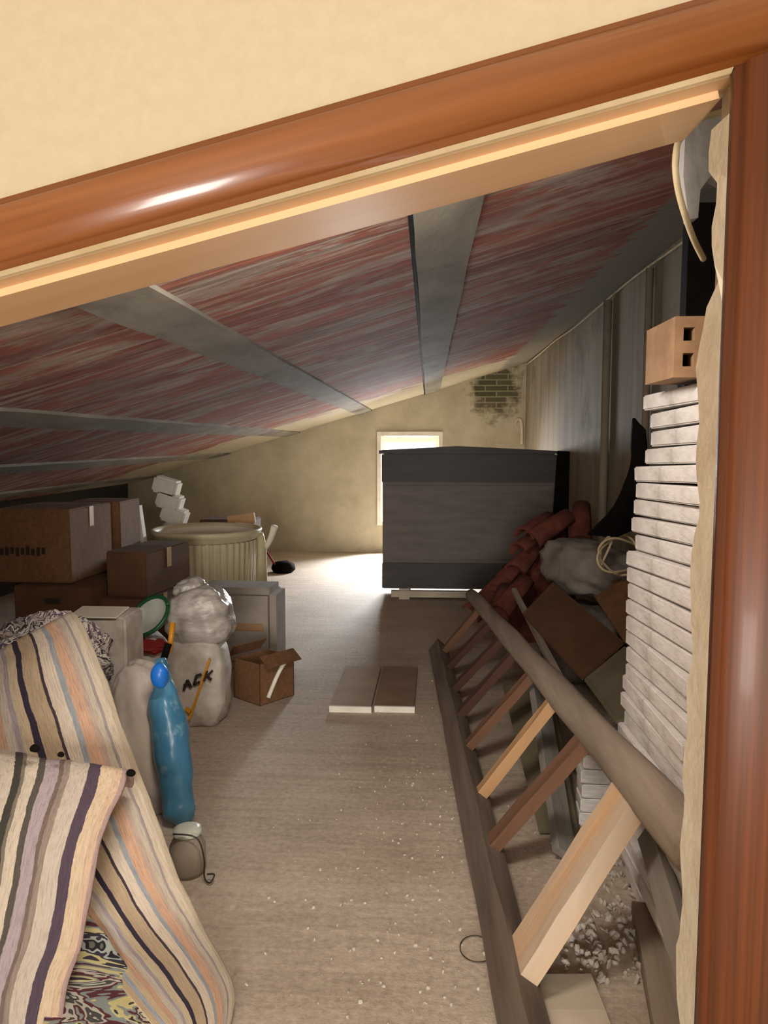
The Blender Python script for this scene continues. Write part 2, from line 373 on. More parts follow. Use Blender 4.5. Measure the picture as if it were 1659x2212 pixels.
# ------------------------------------------------------------------ setting
TAN = .297; TH = math.atan(TAN); CS = math.cos(TH)
YB = 10.4                                   # gable wall
XR, XL = 1.29, -4.15                        # high and low side walls
def cz(x): return 2.16+TAN*x                # underside of the sloping ceiling
struct('floor', B((-1.4, 3.8, -.05), (6.4, 13.8, .1)), m_floor)
bm = B((-1.35/CS, 6.0, .05), (5.9/CS, 9.28, .1)); o = struct('ceiling', bm, m_ceil); o.location = (0, 0, 2.16); o.rotation_euler = (0, -TH, 0)
for i, (x0, x1) in enumerate(((-3.86, -3.66), (-2.90, -2.70), (-1.94, -1.74), (-.95, -.76), (-.05, .145))):
    xm = (x0+x1)/2/CS; bm = bmesh.new(); beam(bm, (xm, 1.5, -.002), (xm, YB, -.002), (x1-x0)/CS, .03, seg=30, jit=.003, bev=.006)
    o = struct('trim_%d' % (i+1), bm, m_joist); o.location = (0, 0, 2.16); o.rotation_euler = (0, -TH, 0)
# gable wall with its window hole
wa, wb = at(822, 940, YB), at(948, 1128, YB)
wx0, wx1, wz1, wz0 = wa.x, wb.x, wa.z, wb.z
bm = bmesh.new()
def prism(bm, x0, x1, z0, zt0, zt1, y0, y1):
    ps = [(x0, z0), (x1, z0), (x1, zt1), (x0, zt0)]
    a = [bm.verts.new((x, y0, z)) for x, z in ps]; b = [bm.verts.new((x, y1, z)) for x, z in ps]
    bm.faces.new(a); bm.faces.new(b[::-1])
    for i in range(4): bm.faces.new((a[i], b[i], b[(i+1) % 4], a[(i+1) % 4]))
prism(bm, XL-.2, wx0, 0, cz(XL)+.05, cz(wx0)+.05, YB, YB+.22); prism(bm, wx1, XR+.2, 0, cz(wx1)+.05, cz(XR)+.1, YB, YB+.22)
prism(bm, wx0, wx1, 0, wz0, wz0, YB, YB+.22); prism(bm, wx0, wx1, wz1, cz(wx0)+.05, cz(wx1)+.05, YB, YB+.22)
struct('wall_back', bm, m_farwall, (0, YB, 0))
# window frame and surround
wr = bpy.data.objects.new('window_1', None); C.objects.link(wr); wr['kind'] = 'structure'; wr.location = ((wx0+wx1)/2, YB, wz0)
bm = bmesh.new(); t = .055
for x in (wx0-t/2+.01, wx1+t/2-.01): box(bm, (x, YB-.005, (wz0+wz1)/2), (t, .04, wz1-wz0+2*t-.02))
for z in (wz0-t/2+.01, wz1+t/2-.01): box(bm, ((wx0+wx1)/2, YB-.006, z), (wx1-wx0-.02, .04, t))
part('window_surround', bm, m_white, wr)
bm = bmesh.new(); t = .05
for x in (wx0+t/2, wx1-t/2): box(bm, (x, YB+.16, (wz0+wz1)/2), (t, .05, wz1-wz0-.004))
for z in (wz0+t/2, wz1-t/2-.03): box(bm, ((wx0+wx1)/2, YB+.161, z), (wx1-wx0-2*t, .05, t+.03))
fr = part('window_frame', bm, m_white, wr)
part('window_pane', B(((wx0+wx1)/2, YB+.165, (wz0+wz1)/2), (wx1-wx0-.1, .006, wz1-wz0-.1)), m_glass, fr)
bm = bmesh.new(); prism(bm, XR, XR+.2, 0, cz(XR)+.02, cz(XR)+.1, 1.36, YB+.2); struct('wall_right', bm, m_sidewall)
bm = bmesh.new(); prism(bm, XL-.2, XL, 0, cz(XL-.2)+.1, cz(XL)+.02, 1.36, YB+.2); struct('wall_left', bm, M('eave_shade_wall', '2a221b', '1e1813', 4, (1, .3, 1), .95, .2))  # wall is near black: shade under the eave is put into its colour
bm = bmesh.new(); beam(bm, (-.057/CS, 1.5, -.004), (-.057/CS, YB, -.004), .012, .02, bev=0); o = struct('trim_14', bm, m_black); o.location = (0, 0, 2.16); o.rotation_euler = (0, -TH, 0)  # black strip stands for the shade in the groove beside the joist
# door wall, seen from the landing: opening with a sloping head
YD, YE = 1.2, 1.275
hA, hB = at(0, 592, YD), at(1580, 152, YD)           # casing's inner edge
hs = (hB.z-hA.z)/(hB.x-hA.x)
def hz(x): return hA.z+hs*(x-hA.x)
XO = hB.x; XOL = -1.05
LC = hz(0)
bm = bmesh.new()
prism(bm, XOL, XO+.015, hz(XOL)+.03, 3.05, 3.05, YD, YE); bm.verts.ensure_lookup_table()
for v in bm.verts:
    if v.co.z < 3: v.co.z = hz(v.co.x)+.03
prism(bm, XO+.015, 2.6, 0, 3.05, 3.05, YD, YE); prism(bm, -4.4, XOL, 0, 3.05, 3.05, YD, YE)
struct('wall_front', bm, m_plaster)
# landing enclosure behind the camera
bm = bmesh.new(); prism(bm, 1.95, 2.1, 0, 3.05, 3.05, -3.1, YD); struct('wall_landing_right', bm, m_plaster)
bm = bmesh.new(); prism(bm, -2.7, -2.55, 0, 3.05, 3.05, -3.1, YD); struct('wall_landing_left', bm, m_plaster)
bm = bmesh.new(); prism(bm, -2.7, 2.1, 0, 3.05, 3.05, -3.2, -3.05); struct('wall_landing_back', bm, m_plaster)
struct('ceiling_landing', B((-.3, -.95, 3.1), (4.9, 4.6, .1)), m_white)
# sloping casing: moulded profile swept along the slope
def sweep(name, prof, x0, x1, m, base, par=None):
    """profile of (y, z) swept along local X"""
    bm = bmesh.new(); a = [bm.verts.new((x0, y, z)) for y, z in prof]; b = [bm.verts.new((x1, y, z)) for y, z in prof]; n = len(prof)
    bm.faces.new(a); bm.faces.new(b[::-1])
    for i in range(n): bm.faces.new((a[i], b[i], b[(i+1) % n], a[(i+1) % n])).smooth = n > 8
    bmesh.ops.recalc_face_normals(bm, faces=bm.faces[:])
    me = bpy.data.meshes.new(name); bm.to_mesh(me); bm.free(); o = bpy.data.objects.new(name, me); C.objects.link(o); me.materials.append(m)
    o.location = base; o.rotation_euler = (0, -math.atan(hs), 0); o['kind'] = 'structure'
    try: me.shade_auto_smooth(angle=.6)
    except Exception: pass
    return o
def round_prof(h, d, n=12):
    p = [(0, 0), (-d*.45, 0)]
    for i in range(n+1):
        a = PI*i/n; p.append((-d*.45-d*.55*math.sin(a), h*.5-h*.42*math.cos(a)))
    p += [(-d*.45, h), (0, h)]; return p
base = Vector((hA.x, YD, hA.z))
CH = .103
sweep('trim_7', round_prof(CH, .035), -1.2, (XO+.35-hA.x)/math.cos(math.atan(hs)), m_casing, base)
# timber lining under the head: small pale lip, then the flat soffit board
Lx = (XO-hA.x)/math.cos(math.atan(hs))
sweep('trim_8', [(0.0, 0), (-.012, .004), (-.012, .02), (.012, .02), (.012, .0)], -1.0, Lx, m_lip, base+Vector((0, 0, -.004)))
sweep('trim_9', [(.012, -.004), (.22, -.004), (.22, .03), (.012, .03)], -1.0, Lx+.02, m_lining, base)
sweep('trim_10', [(.055, -.016), (.22, -.016), (.22, -.004), (.055, -.004)], -1.0, Lx+.0, m_lining, base)
# upright casing on the right
bm = bmesh.new(); pr = round_prof(.13, .035)
a = [bm.verts.new((XO+z, YD+y+.001, 0)) for y, z in pr]; b = [bm.verts.new((XO+z, YD+y+.001, hz(XO+z)+.0)) for y, z in pr]
n = len(pr); bm.faces.new(a); bm.faces.new(b[::-1])
for i in range(n): bm.faces.new((a[i], b[i], b[(i+1) % n], a[(i+1) % n])).smooth = True
struct('trim_11', bm, m_casing_d)
# plastered reveal with a ragged back edge
bm = bmesh.new(); zs = [i*.03 for i in range(int((hz(XO)-.03)/.03)+1)]
prev = None
for i, z in enumerate(zs):
    d = YE+.0+.03*noise.noise(Vector((3, z*9, 0)))+random.uniform(-.006, .006)
    if z > 1.72: d -= .02
    if 1.68 < z < 1.9: d -= .012+random.uniform(0, .022)
    r = [bm.verts.new(p) for p in ((XO, YD+.002, z), (XO-.004, d, z), (XO+.03, d+.01, z), (XO+.03, YD+.002, z))]
    if prev:
        for k in range(4): bm.faces.new((prev[k], prev[(k+1) % 4], r[(k+1) % 4], r[k]))
    else: bm.faces.new(r)
    prev = r
bm.faces.new(prev[::-1]); struct('trim_12', bm, m_reveal)
# ------------------------------------------------------------------ top right corner: cement patch, cable, black strip for the dark gap
bm = poly([at(1600, 232, 1.56), at(1545, 243, 1.56), at(1500, 268, 1.56), at(1480, 300, 1.56), at(1476, 380, 1.56), at(1488, 475, 1.56), at(1508, 470, 1.56), at(1513, 410, 1.56), at(1535, 380, 1.56), at(1600, 420, 1.56)], (0, .03, 0))
struct('trim_13', bm, m_panel)
solo('electric_cable', T([at(1590, 236, 1.52), at(1545, 246, 1.52), at(1497, 262, 1.50), at(1470, 292, 1.50), at(1459, 345, 1.51), at(1464, 405, 1.52), at(1480, 465, 1.54), at(1500, 520, 1.6), at(1520, 560, 1.65)], .0062, n=8, smooth_it=5), m_jute,
     'cream cable looping down from the head of the doorway', 'cable')
pb = at(1508, 1000, 3.2)
bm = bmesh.new(); beam(bm, (pb.x, pb.y, 0), (pb.x, pb.y, cz(pb.x-.09)-.03), .16, .09, up=Vector((0, 1, 0)), seg=12, jit=.006, bev=0)  # added black upright, stands in for the dark void beside the jamb
solo('dark_gap_strip', bm, m_black, 'black upright strip standing in for the shaded gap behind the stack of pale tiles', 'gap shade')
# thin cable clipped along the wall top and conduit hook at the far corner
solo('wall_cable', T([Vector((XR-.015, y, cz(XR)-.03-.012*math.sin(y*2.1))) for y in (3.3, 4, 5, 6, 7, 8, 9, 10.3)], .008, n=6, smooth_it=3), m_jute, 'thin pale cable running along the top of the side wall', 'cable')
hk = at(1128, 960, 10.3)
solo('conduit', T([hk+Vector((0, 0, 0)), hk+Vector((0, 0, .2)), hk+Vector((-.02, 0, .32)), hk+Vector((-.07, 0, .33))]+[hk+Vector((-.09, 0, .27))], .022, n=8), m_board, 'bent pale conduit hooked on the gable wall above the grey cabinet', 'conduit')
for i, (yy, rr) in enumerate(((5.6, .03), (4.6, .022))):
    solo('wall_pipe', T([Vector((XR-rr-.005, yy, .0)), Vector((XR-rr-.005, yy, cz(XR)-.05))], rr, n=10, smooth_it=0), m_sidewall, ('thicker grey upright pipe on the side wall, nearer the cabinet', 'thin grey upright pipe on the side wall, nearer the door')[i], 'pipe')
# ------------------------------------------------------------------ grey cabinet in front of the window
YC = 7.2
cl, cr = at(826, 1290, YC), at(1196, 1290, YC)
ctop = at(1000, 972, YC).z; cw = cr.x-cl.x; cx = (cl.x+cr.x)/2; zb = .11
cab = thing('cabinet', 'tall dark grey cabinet standing in front of the gable window', 'cabinet', (cx, YC+.3, 0))
part('body', B((cx, YC+.32, zb+(ctop-.03-zb)/2), (cw, .6, ctop-.03-zb), None, .012), m_cab, cab)
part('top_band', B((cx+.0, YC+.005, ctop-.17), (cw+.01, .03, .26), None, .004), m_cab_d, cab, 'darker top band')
bm = poly([Vector((cl.x-.03, YC-.03, ctop-.035)), Vector((cr.x+.02, YC-.03, ctop-.035)), Vector((cr.x+.02, YC-.03, ctop-.01)), Vector((cx-.1, YC-.03, ctop+.035)), Vector((cx-.35, YC-.03, ctop+.02)), Vector((cl.x-.03, YC-.03, ctop-.005))], (0, .67, 0))
part('top', bm, m_cab_d, cab, 'bowed dark top')
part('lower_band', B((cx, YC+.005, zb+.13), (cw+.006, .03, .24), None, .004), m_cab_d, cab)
part('door', B((cx, YC+.008, (ctop+zb)/2-.02), (cw-.05, .026, ctop-zb-.62), None, .003), m_cab, cab)
bm = B((cx-.35, YC+.06, .055), (.75, .06, .06)); box(bm, (cx-.35, YC+.5, .055), (.75, .06, .06)); box(bm, (cx+.45, YC+.3, .055), (.1, .5, .11)); box(bm, (cx-.6, YC+.3, .055), (.1, .5, .109))
part('plinth', bm, m_board, cab, 'pale timber plinth')
bm = bmesh.new(); beam(bm, at(1208, 1260, YC-.06), at(1228, 975, YC-.06), .2, .03, up=Vector((0, 1, 0)))
solo('leaning_board', bm, m_black, 'narrow black board leaning beside the right side of the cabinet', 'board')
# ------------------------------------------------------------------ tile stack behind the jamb
ZT = at(1455, 838, 2.3).z; NT = 30; hT = ZT/NT; X0 = .675
def tile_bm(i):
    bm = bmesh.new(); box(bm, (0, 0, 0), (.25, .66, hT*.885), None, .004)
    return bm
z = 0
for i in range(NT):
    zc = (i+.5)*hT; q = zc/ZT
    tilt = 3.4*math.exp(-((q-.66)/.27)**2)+random.uniform(-.35, .35)
    xoff = random.uniform(-.014, .014)+(.03 if i >= NT-4 else 0)-.012*math.sin(q*5)
    yoff = random.uniform(-.02, .02)-(.0)+(-.04 if i >= NT-3 else 0)
    bm = tile_bm(i)
    for v in bm.verts: v.co += noise.noise_vector(v.co*30+Vector((i, 0, 0)))*.0025
    lab = 'limewashed flat clay tile in the tall stack behind the door jamb'
    o = link('clay_tile', bm, m_tile, (0, 0, 0)); o.location = (X0+.125+xoff, 2.27+yoff, zc); o.rotation_euler = (math.radians(-tilt), 0, math.radians(random.uniform(-1.5, 1.5)))
    if i == NT-1: lab = 'limewashed flat clay tile, topmost of the tall stack, under the tan hollow block'; tag(o, lab, 'tile')
    else: tag(o, lab, 'tile', 'limewashed tiles stacked behind the door jamb')
hb = thing('hollow_brick', 'tan hollow clay block on top of the pale tile stack', 'brick', (.83, 2.35, ZT+.0))
hx0, hx1, hy0, hy1, z0, z1 = at(1457, 745, 2.05).x, at(1457, 745, 2.05).x+.2, 2.05, 2.31, ZT+.01, ZT+.165
bm = bmesh.new(); hc = [(.755, z0+.045), (.755, z0+.11), (.83, z0+.045), (.83, z0+.11)]
xs = [hx0, hx0+.022, hx0+.05, hx0+.11, hx0+.15, hx1]; zz = [z0, z0+.028, z0+.062, z0+.093, z0+.127, z1]
for i in range(5):
    for j in range(5):
        if i in (1, 3) and j in (1, 3): 
            box(bm, ((xs[i]+xs[i+1])/2, hy0+.155, (zz[j]+zz[j+1])/2), (xs[i+1]-xs[i], .19, zz[j+1]-zz[j])); continue
        box(bm, ((xs[i]+xs[i+1])/2, (hy0+hy1)/2, (zz[j]+zz[j+1])/2), (xs[i+1]-xs[i], hy1-hy0, zz[j+1]-zz[j]))
part('block_body', bm, m_hollow, hb)
for i in (1, 3):
    for j in (1, 3): part('hole', B(((xs[i]+xs[i+1])/2, hy0+.055, (zz[j]+zz[j+1])/2), (xs[i+1]-xs[i]-.001, .01, zz[j+1]-zz[j]-.001)), m_black, hb)

# ------------------------------------------------------------------ ladder on its side
LA, LB = onz(1150, 2290, .05), onz(946, 1400, .05)
UA, UB = at(1512, 1838, 1.76), at(1018, 1285, 5.5)
lad = thing('ladder', 'old wooden ladder lying on edge along the right of the attic floor', 'ladder', (LA.lerp(LB, .5).x, LA.lerp(LB, .5).y, 0))
pn = (LB-LA).cross(UA-LA).normalized()
bm = bmesh.new(); beam(bm, LA, LB, .085, .10, up=(UA-LA).normalized(), seg=16, jit=.004, bev=.012); part('rail', bm, m_raildark, lad, 'dark lower rail')
pts = [UA.lerp(UB, i/10)+noise.noise_vector(Vector((i*.6, 2, 0)))*.008 for i in range(11)]
part('rail', T(pts, .05, n=12, rfun=lambda t: .066-.022*t+.003*math.sin(t*23)), m_oldwood, lad, 'rounded grey upper rail')
def rung(lu, lv, uu, uv_, wd, th, m, lab=None):
    a = onz(lu, lv, .04); t = (a.y-LA.y)/(LB.y-LA.y); a = LA.lerp(LB, t)
    # matching point on the upper rail, nearest to the sight line
    best = min((i/400 for i in range(401)), key=lambda s: (lambda p: abs(px_(p)[0]-uu)+abs(px_(p)[1]-uv_))(UA.lerp(UB, s)))
    b = UA.lerp(UB, best); d = (b-a).normalized()
    bm = bmesh.new(); beam(bm, Vector((0, 0, 0)), Vector(((b-a).length+.03, 0, 0)), th, wd, up=Vector((0, 1, 0)), seg=6, jit=.002, bev=.004)
    me = bpy.data.meshes.new('rung'); bm.to_mesh(me); bm.free(); o = bpy.data.objects.new('rung', me); C.objects.link(o); me.materials.append(m)
    o.parent = lad; nrm = (LB-LA).normalized(); xax = d; zax = d.cross(nrm).normalized(); yax = zax.cross(xax)
    o.matrix_local = Matrix.Translation(a-lad.location-d*.015+zax*0) @ Matrix((xax, yax, zax)).transposed().to_4x4()
    if lab: o['label'] = lab
    return o
def px_(p):
    q = RM.transposed() @ (p-Vector((0, 0, CAMZ))); return (829.5-F*q.x/q.z, 1106+F*q.y/q.z)
rung(1150, 2120, 1345, 1690, .15, .055, m_rungpale, 'thick pale split rung')
rung(1090, 1850, 1245, 1580, .075, .045, m_rungbrown)
rung(1045, 1740, 1180, 1500, .05, .045, m_rungtan, 'bright tan rung')
rung(1015, 1632, 1133, 1445, .06, .04, m_rungbrown)
rung(1000, 1560, 1090, 1400, .06, .04, m_rungdark)
rung(990, 1505, 1060, 1370, .06, .04, m_rungdark)
rung(975, 1455, 1040, 1340, .06, .04, m_rungdark)
rung(960, 1420, 1020, 1310, .06, .04, m_rungbrown)
# ------------------------------------------------------------------ things behind and under the ladder
def board(name, a, b, wd, th, m, label, cat, up=Vector((0, 0, 1)), group=None, jit=.002, seg=5):
    a, b = Vector(a), Vector(b); L = (b-a).length; d = (b-a).normalized()
    bm = bmesh.new(); beam(bm, Vector((0, 0, 0)), Vector((0, L, 0)), wd, th, up=Vector((0, 0, 1)), seg=seg, jit=jit, bev=.004)
    me = bpy.data.meshes.new(name); bm.to_mesh(me); bm.free(); o = bpy.data.objects.new(name, me); C.objects.link(o); me.materials.append(m)
    x = d.cross(up).normalized(); zz_ = x.cross(d).normalized()
    o.matrix_world = Matrix.Translation(a) @ Matrix((x, d, zz_)).transposed().to_4x4()
    return tag(o, label, cat, group)
board('grey_plank', onz(1222, 1850, .02), at(1160, 1470, 3.55), .10, .03, m_greyplank, 'grey plank propped behind the ladder between the brown and pale rungs', 'plank', up=Vector((.5, -1, .2)))
board('grey_plank', onz(1470, 2330, .03), onz(1395, 1965, .03), .085, .05, m_oldwood, 'dark brown plank lying on the rubble at the bottom right', 'plank')
board('pale_board', onz(1290, 2330, .012), onz(1215, 2110, .012), .16, .02, m_board, 'short pale board flat on the floor by the near end of the ladder', 'board')
board('grey_plank', at(1490, 2100, 1.72), at(1400, 1800, 2.25), .07, .03, m_greyplank, 'long pale grey plank leaning along the foot of the tile stack', 'plank', up=Vector((-1, 0, .5)))
solo('olive_board', poly([onz(1165, 1800, .01), onz(1250, 1800, .01), at(1190, 1480, 3.75), at(1085, 1480, 3.9)], (.01, .03, 0)), m_olive, 'dark olive board standing behind the ladder rungs', 'board')
# small stack of white bricks seen between the rungs
p0 = onz(1268, 1800, 0)
for i in range(5):
    o = link('white_brick', B((0, 0, 0), (.22, .12, .055), None, .005), m_tile, (0, 0, 0)); o.location = (p0.x+.10+random.uniform(-.008, .008), p0.y+.1, .03+.058*i); o.rotation_euler = (0, 0, math.radians(random.uniform(-4, 4)))
    tag(o, 'small white brick in the low pile seen through the ladder', 'brick', 'low pile of white bricks behind the ladder')
# cardboard sheets
def sheet(name, pts, ext, m, label, cat): return solo(name, poly(pts, ext), m, label, cat)
sheet('cardboard_sheet', [at(1130, 1330, 4.5), at(1195, 1262, 4.7), at(1348, 1392, 3.9), at(1258, 1470, 3.6)], (.0, .012, .012), m_card_d, 'brown cardboard sheet lying aslant behind the ladder top rail', 'cardboard')
sheet('cardboard_sheet', [at(1262, 1470, 3.5), at(1345, 1402, 3.6), at(1375, 1420, 3.4), at(1385, 1560, 3.0), at(1330, 1562, 3.0)], (.01, .012, .01), m_olive, 'dark brown panel propped against the tile stack below the cardboard sheet', 'panel')
sheet('cardboard_sheet', [at(1255, 1245, 4.9), at(1390, 1260, 4.4), at(1390, 1400, 4.2), at(1350, 1390, 4.2)], (0, .02, 0), m_card, 'tan cardboard flap leaning between the grey sack and the tile stack', 'cardboard')
board('thin_stick', at(1222, 1490, 3.6), at(1110, 1275, 5.0), .03, .03, m_oldwood, 'thin stick leaning parallel to the ladder behind its upper rail', 'stick')
# cement sacks
solo('cement_sack', blob(at(1262, 1225, 4.9), (.22, .3, .17), rotm(0, 8, 20), .18, 2.4, 4, 3, None, .7), m_cement, 'grey sack slumped against the side wall beside the roof tiles', 'sack')
gb = at(1290, 1330, 4.9)
solo('cement_sack', blob((gb.x-.10, 4.95, .22), (.22, .32, .24), None, .12, 2.4, 4, 8, .0, .6), m_cement, 'grey sack at the bottom, holding up the slumped grey sack', 'sack')
# white cord coil
bm = bmesh.new(); cc = at(1338, 1200, 4.4); P = []
for i in range(64):
    a = i/63*2*PI*2.6; rr = .115+.02*math.sin(i*.6); P.append(cc+Vector((rr*math.cos(a), .05*math.sin(a*1.3), rr*math.sin(a)*.95)))
P += [cc+Vector((-.02, 0, .16)), cc+Vector((-.11, -.02, .14)), cc+Vector((.02, -.03, .13))]
solo('cord_coil', tube(bm, P, .0075, n=6, smooth_it=2), m_jute, 'loose coil of cream cord lying on the grey sack', 'cord')
# black curved sheet by the tile stack
rows = []
for (u1, v1, u2, v2, Y) in ((1372, 900, 1400, 930, 3.7), (1362, 1000, 1400, 1010, 3.8), (1338, 1065, 1400, 1095, 3.9), (1305, 1118, 1400, 1128, 4.05), (1270, 1150, 1330, 1160, 4.5)):
    rows.append([at(u1, v1, Y), at(u2, v2, Y-.1)])
o = solo('black_sheet', loft(rows, 8, 5, .015, 2), m_black, 'black rubber sheet curving down behind the tile stack', 'sheet'); solid(o, .012)
# terracotta roof tiles: curved, leaning in a row
def coppo_bm():
    bm = bmesh.new(); n = 8; R_ = []
    for i in range(5):
        t = i/4; rad = .085-.02*t
        R_.append(([bm.verts.new((rad*math.cos(PI*k/n), t*.34-.17, rad*math.sin(PI*k/n))) for k in range(n+1)], [bm.verts.new(((rad-.014)*math.cos(PI*k/n), t*.34-.17, (rad-.014)*math.sin(PI*k/n))) for k in range(n+1)]))
    for (a, b), (c_, d) in zip(R_, R_[1:]):
        for k in range(n): bm.faces.new((a[k], a[k+1], c_[k+1], c_[k])).smooth = True; bm.faces.new((b[k], d[k], d[k+1], b[k+1])).smooth = True
        bm.faces.new((a[0], c_[0], d[0], b[0])); bm.faces.new((a[n], b[n], d[n], c_[n]))
    for a, b in (R_[0], R_[-1]):
        for k in range(n): bm.faces.new((a[k], b[k], b[k+1], a[k+1]))
    return bm
src = None
spots = [(1050, 1300, 5.6, 60), (1068, 1278, 5.6, 62), (1086, 1262, 5.65, 60), (1102, 1245, 5.65, 62), (1120, 1228, 5.7, 58), (1136, 1208, 5.7, 56), (1150, 1172, 5.65, 48), (1160, 1142, 5.6, 44),
         (1190, 1130, 5.5, 60), (1215, 1205, 5.4, 70), (1225, 1230, 5.4, 64), (1255, 1120, 5.6, 72), (1195, 1182, 5.6, 80), (1085, 1310, 5.3, 60), (1110, 1290, 5.3, 60)]
for i, (u, v, Y, a) in enumerate(spots):
    if src is None: src = link('roof_tile', coppo_bm(), m_terra); o = src
    else: o = src.copy(); C.objects.link(o)
    o.location = at(u, v+(12 if u > 1180 else 0), Y); o.rotation_euler = (math.radians(a-25), math.radians(random.uniform(-35, 35)), math.radians(-40+random.uniform(-25, 25)))
    tag(o, 'curved red roof tile in the heap beyond the far end of the ladder', 'roof tile', 'red roof tiles heaped beyond the ladder')
bs_ = at(1170, 1290, 5.75)
o = solo('rubble_mound', blob((bs_.x+.02, 5.95, .15), (.25, .26, .5), None, .2, 2, 4, 12, .0, .75), m_terra, 'mound of broken red clay pieces under the heap of roof tiles', 'rubble'); o['kind'] = 'stuff'
# rubble and crumbs (uncountable)
def crumbs(name, n, gen, m, label, cat, s0, s1):
    bm = bmesh.new()
    for i in range(n):
        p = gen(); s = random.uniform(s0, s1); r = bmesh.ops.create_icosphere(bm, subdivisions=1, radius=s)
        rm = rotm(random.uniform(0, 360), random.uniform(0, 360), random.uniform(0, 360)).to_4x4()
        bmesh.ops.transform(bm, matrix=Matrix.Translation(p+Vector((0, 0, s*.35))) @ rm @ Matrix.Diagonal((1, random.uniform(.5, 1.1), random.uniform(.3, .7), 1)), verts=r['verts'])
    o = solo(name, bm, m, label, cat, loc=(0, 0, 0)); o['kind'] = 'stuff'
crumbs('rubble', 420, lambda: (lambda t, s: onz(1190+260*s+60*(1-t), 1830+300*t, 0))(random.random(), random.random()**.8), m_rub, 'crumbled mortar and rubble on the floor inside the ladder', 'rubble', .004, .020)
crumbs('floor_crumbs', 320, lambda: Vector((random.gauss(.02, .22), random.uniform(1.7, 3.4), 0)) if random.random() < .75 else Vector((random.uniform(-.6, .2), random.uniform(1.8, 6), 0)), m_rub, 'plaster crumbs scattered on the floor beside the ladder', 'debris', .002, .008)
c0 = onz(1030, 2050, .003)
solo('wire_loop', T([c0+Vector((.05*math.cos(a/12*2*PI*.8+.6), .06*math.sin(a/12*2*PI*.8+.6), .002)) for a in range(13)], .0016, n=5), m_wire, 'thin dark wire loop on the floor beside the ladder rail', 'wire')
m_bl = M('dusty_board', 'ae9a84', '9e8b76', 5, bmp=.1); m_br = M('brown_board', '907a64', '7f6a55', 5, bmp=.1)
# flat boards on the middle of the floor
for i, (u0, u1, m, lab) in enumerate(((712, 803, m_board, 'paler floor board, left of the two lying in the middle of the floor'), (806, 893, m_card_l, 'browner floor board, right of the two lying in the middle of the floor'))):
    a, b = onz(u0, 1537, .0), onz(u1, 1537, .0); far = onz(755, 1447, 0).y
    wdt = b.x-a.x; t_ = thing('floor_board', lab, 'board', ((a.x+b.x)/2, (a.y+far)/2, 0))
    part('board', B(((a.x+b.x)/2+.008*i, (a.y+far)/2, .017), (wdt, far-a.y, .026), rotm(z=-.6), .002), m_bl if i == 0 else m_br, t_)
    part('front_edge', B(((a.x+b.x)/2+.008*i, a.y-.006, .018), (wdt, .016, .034), rotm(z=-.6)), m_white, t_, 'white front edge strip')
# ------------------------------------------------------------------ left side: cartons
def carton(corner, wl, wr, h, yaw, m, label, tape=True, pr=None, open_=False, group=None):
    c = Vector(corner); t = thing('cardboard_carton', label, 'carton', c, group)
    t.rotation_euler = (0, 0, math.radians(yaw))
    def lp(name, bm, mm, par=t, lab=None):
        me = bpy.data.meshes.new(name); bmesh.ops.recalc_face_normals(bm, faces=bm.faces[:]); bm.to_mesh(me); bm.free(); o = bpy.data.objects.new(name, me); C.objects.link(o); me.materials.append(mm); o.parent = par
        if lab: o['label'] = lab
        return o
    if open_:
        bm = bmesh.new(); k = .006
        box(bm, (-wl/2, wr/2, k/2), (wl, wr, k)); box(bm, (-wl/2, k/2, h/2), (wl, k, h)); box(bm, (-wl/2, wr-k/2, h/2), (wl, k, h)); box(bm, (-k/2, wr/2, h/2), (k, wr, h)); box(bm, (-wl+k/2, wr/2, h/2), (k, wr, h)); lp('carton_body', bm, m)
        lp('flap', B((.035, wr/2, h+.02), (.09, wr*.96, .006), rotm(y=35)), m); lp('flap', B((-wl-.03, wr/2, h+.03), (.09, wr*.96, .006), rotm(y=-50)), m)
    else:
        lp('carton_body', B((-wl/2, wr/2, h/2), (wl, wr, h), None, .006), m)
        bm = bmesh.new(); box(bm, (-wl/2, wr*.26, h+.002), (wl*.99, wr*.49, .004), rotm(x=.8)); lp('flap', bm, m)
        bm = bmesh.new(); box(bm, (-wl/2, wr*.75, h+.002), (wl*.99, wr*.47, .004), rotm(x=-.8)); lp('flap', bm, m)
    body = [k for k in t.children if k.name.startswith('carton_body')][0]
    if tape: lp('tape', B((.0015, wr/2, h-.06), (.003, .05, .12)), m_tape, body)
    if pr:
        bm = bmesh.new()
        for (fx, fz, sw, sh) in pr: box(bm, (-wl*fx, -.001, h*fz), (wl*sw, .003, h*sh))
        lp('print', bm, m_ink, body)
    return t
pr1 = [(.92-.07*i, .42+.01*(i % 3), .045, .09+.03*(i % 2)) for i in range(9)]
A0 = at(155, 1262, 4.3)
zB = A0.z
carton((A0.x, A0.y, zB+.004), .46, .52, .43, -3, m_card, 'largest brown carton with dark print, top of the left stack under the slope', True, pr1)
carton((at(196, 1300, 4.22).x, 4.22, .345), .46, .5, zB-.345-.004, -2, m_card_d, 'brown carton directly under the largest printed carton', True, [(.5, .75, .2, .1)])
carton((at(196, 1300, 4.22).x+.01, 4.20, .0), .5, .52, .34, 0, m_card_d, 'lowest carton of the left stack, mostly behind the striped rug', False)
C0 = at(262, 1200, 4.95)
carton((C0.x, 4.95, .0), .34, .35, .48, 0, m_card, 'lower carton behind the largest printed carton', False)
carton((C0.x, 4.95, .49), .34, .35, at(262, 1085, 4.95).z-.49, 0, m_card, 'narrow brown carton behind the right end of the largest carton', False)
D0 = at(318, 1292, 4.35)
carton((D0.x+.02, 4.3, 0), .30, .5, D0.z-.004, -4, m_card_d, 'brown carton on the floor under the dark tilted carton', True)
